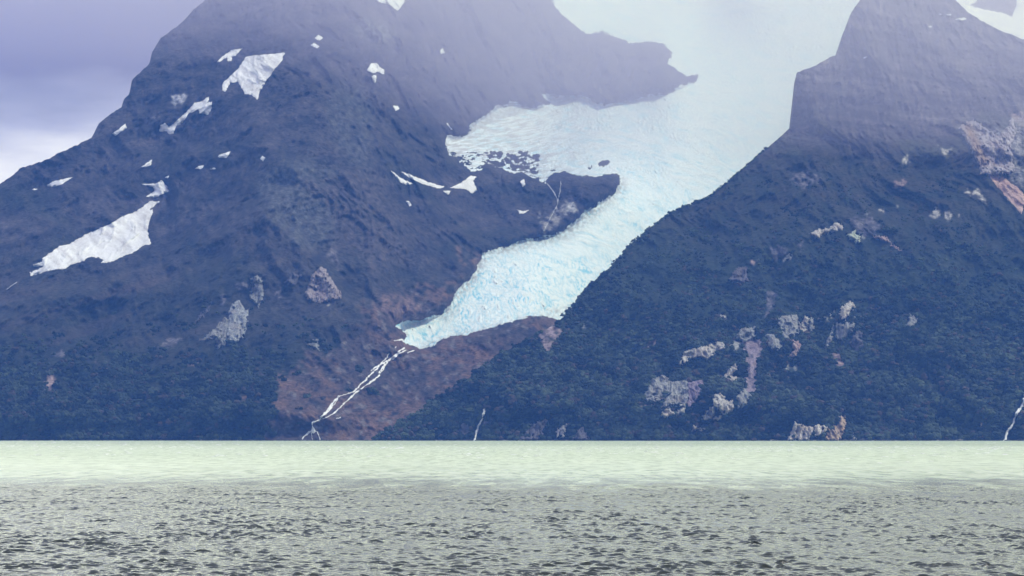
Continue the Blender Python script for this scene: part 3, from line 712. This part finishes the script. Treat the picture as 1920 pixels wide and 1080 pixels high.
# ------------------------------------------------------------------ forest
t = (1+5**.5)/2
ico = np.array([(-1,t,0),(1,t,0),(-1,-t,0),(1,-t,0),(0,-1,t),(0,1,t),(0,-1,-t),(0,1,-t),(t,0,-1),(t,0,1),(-t,0,-1),(-t,0,1)], np.float32); ico /= np.linalg.norm(ico[0])
icf = np.array([(0,11,5),(0,5,1),(0,1,7),(0,7,10),(0,10,11),(1,5,9),(5,11,4),(11,10,2),(10,7,6),(7,1,8),(3,9,4),(3,4,2),(3,2,6),(3,6,8),(3,8,9),(4,9,5),(2,4,11),(6,2,10),(8,6,7),(9,8,1)], np.int32)
def forest(S, n, accept, x0, x1, y0, y1, sil, label, seed, tone=1.0, ridge=0):
    r = np.random.default_rng(seed)
    px = r.uniform(x0, x1, n).astype(np.float32); py = r.uniform(y0, y1, n).astype(np.float32)
    s = np.interp(px, [p[0] for p in sil], [p[1] for p in sil])
    ok = (py > s+1) & accept(px, py)
    px = px[ok]; py = py[ok]
    if ridge:
        rx = r.uniform(1062, 1440, ridge).astype(np.float32)
        px = np.concatenate([px, rx]); py = np.concatenate([py, np.interp(rx, [p[0] for p in sil], [p[1] for p in sil])+r.uniform(-.5, 2.5, ridge)]).astype(np.float32)
    D = S.sample(px, py)
    c0 = pt(px, py, D-1.0)
    size = (4.4+4.8*r.random(len(px))**1.6)*np.interp(py, [300, 560, 740], [.4, .75, 1.05])
    tonal = np.clip(.42+.7*perlin(c0[:, 0]/160., c0[:, 1]/160., c0[:, 2]/90.)+.9*perlin(c0[:, 0]/35., c0[:, 1]/60., c0[:, 2]/26.)+r.normal(0, .16, len(px)), 0, 1)[:, None]
    col = lc(.006,.014,.014)*(1-tonal)+lc(.070,.092,.052)*tonal
    brown = (r.random(len(px)) < .07)[:, None]
    col = np.where(brown, lc(.08,.06,.045), col)*tone
    Vs, Fs, Cs = [], [], []
    for k in range(3):
        off = r.normal(0, .45, (len(px), 3))*size[:, None]; off[:, 2] = off[:, 2]*.5+size*(.35+.15*k)
        rad = size*(.75-.13*k)*r.uniform(.8, 1.2, len(px))
        jit = 1+.28*r.normal(size=(len(px), 12))
        v = c0[:, None]+off[:, None]+ico[None]*rad[:, None, None]*jit[..., None]*np.array((1, 1, .85))
        Fs.append((icf[None]+(np.arange(len(px))*12+len(px)*12*k)[:, None, None]).reshape(-1, 3))
        Vs.append(v.reshape(-1, 3)); Cs.append(np.repeat(col*(1+.1*k), 12, 0))
    o = make_mesh('forest', np.concatenate(Vs), np.concatenate(Fs), M_LEAF, np.concatenate(Cs), smooth=False)
    tag(o, label, kind='stuff')
bareR = np.zeros(SR.PX.shape, np.float32)
for poly, tone, label in OUT_R:
    if label: bareR[in_poly(SR.PX, SR.PY, poly)] = 1
    else: bareR[in_poly(SR.PX, SR.PY, poly)] = .97
bareR = blur(bareR, 1)
def accR(px, py):
    n = perlin(px/45., py/30., 3.1)+.5*perlin(px/14., py/11., 6.1)
    dens = np.interp(py, [380, 520, 640, 826], [.0, .35, .85, 1.0])+.8*n
    return (S_rand.random(len(px)) < dens) & (S_rand.random(len(px)) > SR.sample(px, py, bareR)*1.05) & (py < 825.2) & (poly_dist(px, py, [(909,767),(904,784),(898,797),(893,810),(889,828)]) > 7) & (poly_dist(px, py, [(1924,738),(1916,762),(1904,778),(1900,795),(1889,808),(1884,828)]) > 9)
S_rand = np.random.default_rng(3)
forest(SR, 46000, accR, 690, 1990, 330, 826, silR, 'dense dark green beech forest covering the lower slope of the nearer mountain', 5, ridge=420)
def accL(px, py):
    n = perlin(px/60., py/35., 3.1)+.5*perlin(px/14., py/11., 6.1)
    dens = np.interp(py, [600, 700, 760, 826], [-.2, .35, .8, .95])+.5*n
    return (S_rand.random(len(px)) < dens) & (SL.sample(px, py, SL.bed) < .45+.9*perlin(px/24., py/14., 6.6)) & (py < 825.2)
forest(SL, 20000, accL, -100, 720, 560, 826, silL, 'dark blue green forest along the foot of the glacier mountain', 6, .8)

# ------------------------------------------------------------------ boulders along the waterline
r = np.random.default_rng(31)
Vs, Fs, Cs = [], [], []; nb_ = 0
for k in range(900):
    px = r.uniform(-60, 1980)
    if perlin(np.array([px/60.]), .5, 7.7)[0]+.4*perlin(np.array([px/14.]), .5, 3.7)[0] < -.05: continue
    S = SR if px > 705 else SL
    Y = float(S.sample(np.array([px]), np.array([825.6]))[0])-r.uniform(2, 14)
    w = r.uniform(1.2, 3.4)*(1.7 if r.random() < .1 else 1)
    v = ico*np.array((w*1.3, w, w*.6))*(1+.22*r.normal(size=(12, 1)))+np.array(((px-960)/F*Y, Y, w*.1))
    Vs.append(v); Fs.append(icf+nb_*12); nb_ += 1
    tone = r.choice([.05, .08, .12, .30], p=[.4, .3, .2, .1])
    Cs.append(np.tile(np.array((tone*1.03, tone*.98, tone*.95)), (12, 1)))
o = make_mesh('shore_rubble', np.concatenate(Vs), np.concatenate(Fs), M_OUT, np.concatenate(Cs), smooth=False)
tag(o, 'broken dark boulders strewn along the far waterline', kind='stuff')

# ------------------------------------------------------------------ lake
def waves(X, Y, sp):
    """a wind sea: many trains around one wind direction, crests sharpened by horizontal drift"""
    r = np.random.default_rng(21)
    hx = np.zeros_like(X); hy = np.zeros_like(X); hz = np.zeros_like(X)
    gust = .9+.45*perlin(X/30., Y/80., 2.1)+.45*perlin(X/7., Y/16., 8.1)
    for i in range(60):
        lam = .6*(3.0/.6)**r.random()
        th = math.radians(-90+14+r.normal(0, 26))
        k = 2*math.pi/lam; kx, ky = k*math.cos(th), k*math.sin(th)
        a = .0118*lam**.92*np.clip((lam/sp-2.0)/2.0, 0, 1)
        ph = kx*X+ky*Y+r.uniform(0, 6.28)+1.2*perlin(X/(5*lam), Y/(5*lam), i*1.7)
        sn, cs = np.sin(ph), np.cos(ph)
        hz += a*cs; hx -= a*math.cos(th)*sn*1.0; hy -= a*math.sin(th)*sn*1.0
    return gust*hx, gust*hy, gust*hz
rows = np.concatenate([np.linspace(150, 262, 60), 262+np.cumsum(np.concatenate([np.linspace(.26, .60, 1150), np.linspace(.60, 2.4, 520)]))])
EDGE = float(rows[-1])
half = rows*(1080/F)+60
nc = 1750
u = np.linspace(-1, 1, nc)
X = (half[:, None]*u[None]).astype(np.float32); Yg = np.broadcast_to(rows[:, None], X.shape).astype(np.float32)
fade = sstep(0, 6, (1-np.abs(u[None]))*half[:, None])*sstep(EDGE, EDGE-80, Yg)*sstep(150, 160, Yg)
spc = np.gradient(rows)[:, None]*np.ones((1, nc), np.float32)
hx, hy, hz = waves(X, Yg, spc)
Zg = hz*fade; HX = hx*fade; HY = hy*fade
mw = bpy.data.materials.new('silty_water_painted_light'); mw.use_nodes = True
t_ = mw.node_tree; b = t_.nodes['Principled BSDF']; NN = t_.nodes.new; LL = t_.links.new
b.inputs['IOR'].default_value = 1.33; b.inputs['Roughness'].default_value = .06
geo = NN('ShaderNodeNewGeometry'); sp_ = NN('ShaderNodeSeparateXYZ'); LL(geo.outputs['Position'], sp_.inputs[0])
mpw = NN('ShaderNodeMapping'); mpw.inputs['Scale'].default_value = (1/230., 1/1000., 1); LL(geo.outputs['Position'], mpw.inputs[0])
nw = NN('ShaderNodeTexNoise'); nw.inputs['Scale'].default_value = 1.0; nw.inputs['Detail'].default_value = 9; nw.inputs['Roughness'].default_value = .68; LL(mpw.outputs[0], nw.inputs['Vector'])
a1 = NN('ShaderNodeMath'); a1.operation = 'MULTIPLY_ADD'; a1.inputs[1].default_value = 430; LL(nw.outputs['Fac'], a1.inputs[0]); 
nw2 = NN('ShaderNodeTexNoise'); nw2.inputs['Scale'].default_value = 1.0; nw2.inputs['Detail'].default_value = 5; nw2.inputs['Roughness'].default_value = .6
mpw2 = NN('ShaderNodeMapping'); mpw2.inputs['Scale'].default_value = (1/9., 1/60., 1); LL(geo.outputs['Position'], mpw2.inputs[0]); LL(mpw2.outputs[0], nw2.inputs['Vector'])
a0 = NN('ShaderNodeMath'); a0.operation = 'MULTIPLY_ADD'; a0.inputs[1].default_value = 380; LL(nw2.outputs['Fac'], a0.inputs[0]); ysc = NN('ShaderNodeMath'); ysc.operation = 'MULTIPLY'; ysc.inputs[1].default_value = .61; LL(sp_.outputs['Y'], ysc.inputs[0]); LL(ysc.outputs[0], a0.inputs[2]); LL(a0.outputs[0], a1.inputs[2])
mr = NN('ShaderNodeMapRange'); mr.interpolation_type = 'SMOOTHSTEP'; mr.inputs['From Min'].default_value = 830; mr.inputs['From Max'].default_value = 1010; LL(a1.outputs[0], mr.inputs[0])  # edge between cloud shade and sun, painted into the water colour
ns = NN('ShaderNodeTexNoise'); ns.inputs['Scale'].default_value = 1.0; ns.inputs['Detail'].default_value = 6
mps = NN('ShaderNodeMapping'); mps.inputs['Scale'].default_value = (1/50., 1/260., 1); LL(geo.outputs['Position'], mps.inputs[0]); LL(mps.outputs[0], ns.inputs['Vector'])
sunlit_silt = NN('ShaderNodeMix'); sunlit_silt.data_type = 'RGBA'; sunlit_silt.inputs['A'].default_value = (.40, .48, .33, 1); sunlit_silt.inputs['B'].default_value = (.56, .62, .47, 1); LL(ns.outputs['Fac'], sunlit_silt.inputs['Factor'])
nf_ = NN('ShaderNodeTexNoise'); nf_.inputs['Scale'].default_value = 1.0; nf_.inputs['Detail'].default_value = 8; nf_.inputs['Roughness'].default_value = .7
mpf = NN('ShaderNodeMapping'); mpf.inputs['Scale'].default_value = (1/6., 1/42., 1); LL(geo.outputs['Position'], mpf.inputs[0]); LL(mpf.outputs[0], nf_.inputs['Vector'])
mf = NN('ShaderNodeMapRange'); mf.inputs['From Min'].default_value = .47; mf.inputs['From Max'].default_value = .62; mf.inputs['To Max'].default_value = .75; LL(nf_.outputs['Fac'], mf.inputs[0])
strk = NN('ShaderNodeMix'); strk.data_type = 'RGBA'; strk.inputs['B'].default_value = (.11, .17, .08, 1); LL(mf.outputs[0], strk.inputs['Factor']); LL(sunlit_silt.outputs['Result'], strk.inputs['A'])  # shaded ripples painted as dark streaks in the far water
mc = NN('ShaderNodeMix'); mc.data_type = 'RGBA'; mc.inputs['A'].default_value = (.042, .050, .047, 1); LL(strk.outputs['Result'], mc.inputs['B']); LL(mr.outputs[0], mc.inputs['Factor'])  # cloud shade nearby and sun on the far silt, both painted as body colour
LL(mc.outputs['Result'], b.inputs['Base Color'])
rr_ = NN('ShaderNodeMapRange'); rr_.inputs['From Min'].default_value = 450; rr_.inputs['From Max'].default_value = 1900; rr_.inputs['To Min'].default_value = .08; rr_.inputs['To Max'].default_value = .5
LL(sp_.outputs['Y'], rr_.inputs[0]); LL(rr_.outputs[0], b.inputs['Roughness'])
mpb = NN('ShaderNodeMapping'); mpb.inputs['Scale'].default_value = (1.6, 3.2, 1); LL(geo.outputs['Position'], mpb.inputs[0])
nb = NN('ShaderNodeTexNoise'); nb.inputs['Scale'].default_value = 1.0; nb.inputs['Detail'].default_value = 5; nb.inputs['Roughness'].default_value = .6; LL(mpb.outputs[0], nb.inputs['Vector'])
bpn = NN('ShaderNodeBump'); bpn.inputs['Distance'].default_value = .09; LL(nb.outputs['Fac'], bpn.inputs['Height']); LL(bpn.outputs[0], b.inputs['Normal'])
# one sheet: the wave field and, beyond and beside it, the far water that meets its rim
far = EDGE*1.012**np.arange(1, 260); far = far[far < 7600]
allrows = np.concatenate([[-180, 0, 80, 150], rows[1:], far])
side = np.array([-5200, -2500, -1200, -600, -300])
def row_x(y):
    h = max(y, 150)*(1080/F)+60
    return h
hh = np.array([row_x(y) for y in allrows])
Xin = hh[:, None]*u[None]
L_ = side[None]*np.ones((len(allrows), 1)); L_ = np.minimum(L_, -hh[:, None]-np.arange(5, 0, -1)[None]*5)
Xall = np.concatenate([L_, Xin, -L_[:, ::-1]], 1)
Yall = np.broadcast_to(allrows[:, None], Xall.shape).copy()
Zall = np.zeros_like(Xall)
ri = 3
Zall[ri:ri+len(rows), 5:5+nc] = Zg; Xall[ri:ri+len(rows), 5:5+nc] += HX; Yall[ri:ri+len(rows), 5:5+nc] += HY
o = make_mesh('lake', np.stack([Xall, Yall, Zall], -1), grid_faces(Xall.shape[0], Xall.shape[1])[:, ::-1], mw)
tag(o, 'wind rippled lake, dark and grey close by and milky green farther out', kind='structure')

r = np.random.default_rng(11)
Vs, Fs = [], []; nf = 0
for k in range(330):
    py = 828+r.gamma(2.2, 6.5)
    if py > 872: continue
    cl = r.uniform(-20, 1940)
    for j in range(r.integers(1, 4)):
        px = cl+r.normal(0, 16); Y = CAM_H*F/(py+r.normal(0, .6)-H)
        x = (px-960)/F*Y
        wl = r.uniform(2.0, 7.5)*Y/2800.; 
        v = ico*np.array((wl*.5, wl*.9, 0.13*Y/2800.+.10))*(1+.25*r.normal(size=(12, 1)))+np.array((x, Y, .02))
        Vs.append(v); Fs.append(icf+nf*12); nf += 1
o = make_mesh('whitecap_foam', np.concatenate(Vs), np.concatenate(Fs), M_FOAM, np.full((nf*12, 3), .9), smooth=True)
tag(o, 'scattered white foam flecks on the milky green water', kind='stuff')

# ------------------------------------------------------------------ air
def vol_mat(name, color, dens, aniso=0.0, absc=(1, 1, 1)):
    m = bpy.data.materials.new(name); m.use_nodes = True; t = m.node_tree; t.nodes.clear()
    o = t.nodes.new('ShaderNodeOutputMaterial'); v = t.nodes.new('ShaderNodeVolumePrincipled')
    v.inputs['Color'].default_value = (*color, 1); v.inputs['Density'].default_value = dens; v.inputs['Anisotropy'].default_value = aniso
    v.inputs['Absorption Color'].default_value = (*absc, 1)
    t.links.new(v.outputs[0], o.inputs['Volume'])
    try: m.cycles.homogeneous_volume = True
    except Exception: pass
    return m
zmax = max((o.matrix_world @ Vector(c)).z for o in scene.objects if o.type == 'MESH' for c in o.bound_box)
zmin = min((o.matrix_world @ Vector(c)).z for o in scene.objects if o.type == 'MESH' for c in o.bound_box)
ymax = max((o.matrix_world @ Vector(c)).y for o in scene.objects if o.type == 'MESH' for c in o.bound_box)
def box_mesh(name, x0, x1, y0, y1, z0, z1, mat):
    v = [(x, y, z) for x in (x0, x1) for y in (y0, y1) for z in (z0, z1)]
    f = [(0,1,3,2),(4,6,7,5),(0,4,5,1),(2,3,7,6),(0,2,6,4),(1,5,7,3)]
    return make_mesh(name, v, f, mat, smooth=False, closed=True)
bmin = min(zmin, 0)-1.0
o = box_mesh('haze', -5400, 5400, -240, ymax+60, bmin, zmax+12, vol_mat('blue_air', (.11, .27, .90), 4.3e-5, absc=(.3, .3, .3)))
tag(o, kind='stuff', label='blue air thickening with distance over the lake and mountains')
# low cloud hanging in the upper bowl: a closed body, its underside sloping, its front nearer on one side
gx = np.array([-3600, -1500, -700, 0, 700, 1500, 3600.]); 
zb = np.array([1200, 1150, 1060, 800, 730, 700, 690.]); yb = np.array([6400, 6000, 5600, 4400, 3800, 3600, 3600.])
ye = np.array([9600, 9900, 10600, 13500, ymax, ymax, ymax])
Vm = []
for x, z0, y0, y1 in zip(gx, zb, yb, ye):
    Vm += [(x, y0, z0), (x, y0, zmax+5), (x, y1+40, zmax+5), (x, y1+40, z0)]
Fm = []
for i in range(len(gx)-1):
    a, b_ = 4*i, 4*i+4
    for k in range(4): Fm.append((a+k, a+(k+1) % 4, b_+(k+1) % 4, b_+k))
Fm += [(0, 3, 2, 1), (4*(len(gx)-1), 4*(len(gx)-1)+1, 4*(len(gx)-1)+2, 4*(len(gx)-1)+3)]
o = make_mesh('mist', Vm, Fm, vol_mat('lavender_mist', (.80, .71, 1.0), 2.4e-4), smooth=False, closed=True)
tag(o, kind='stuff', label='lavender mist hanging in the upper bowl of the mountains')
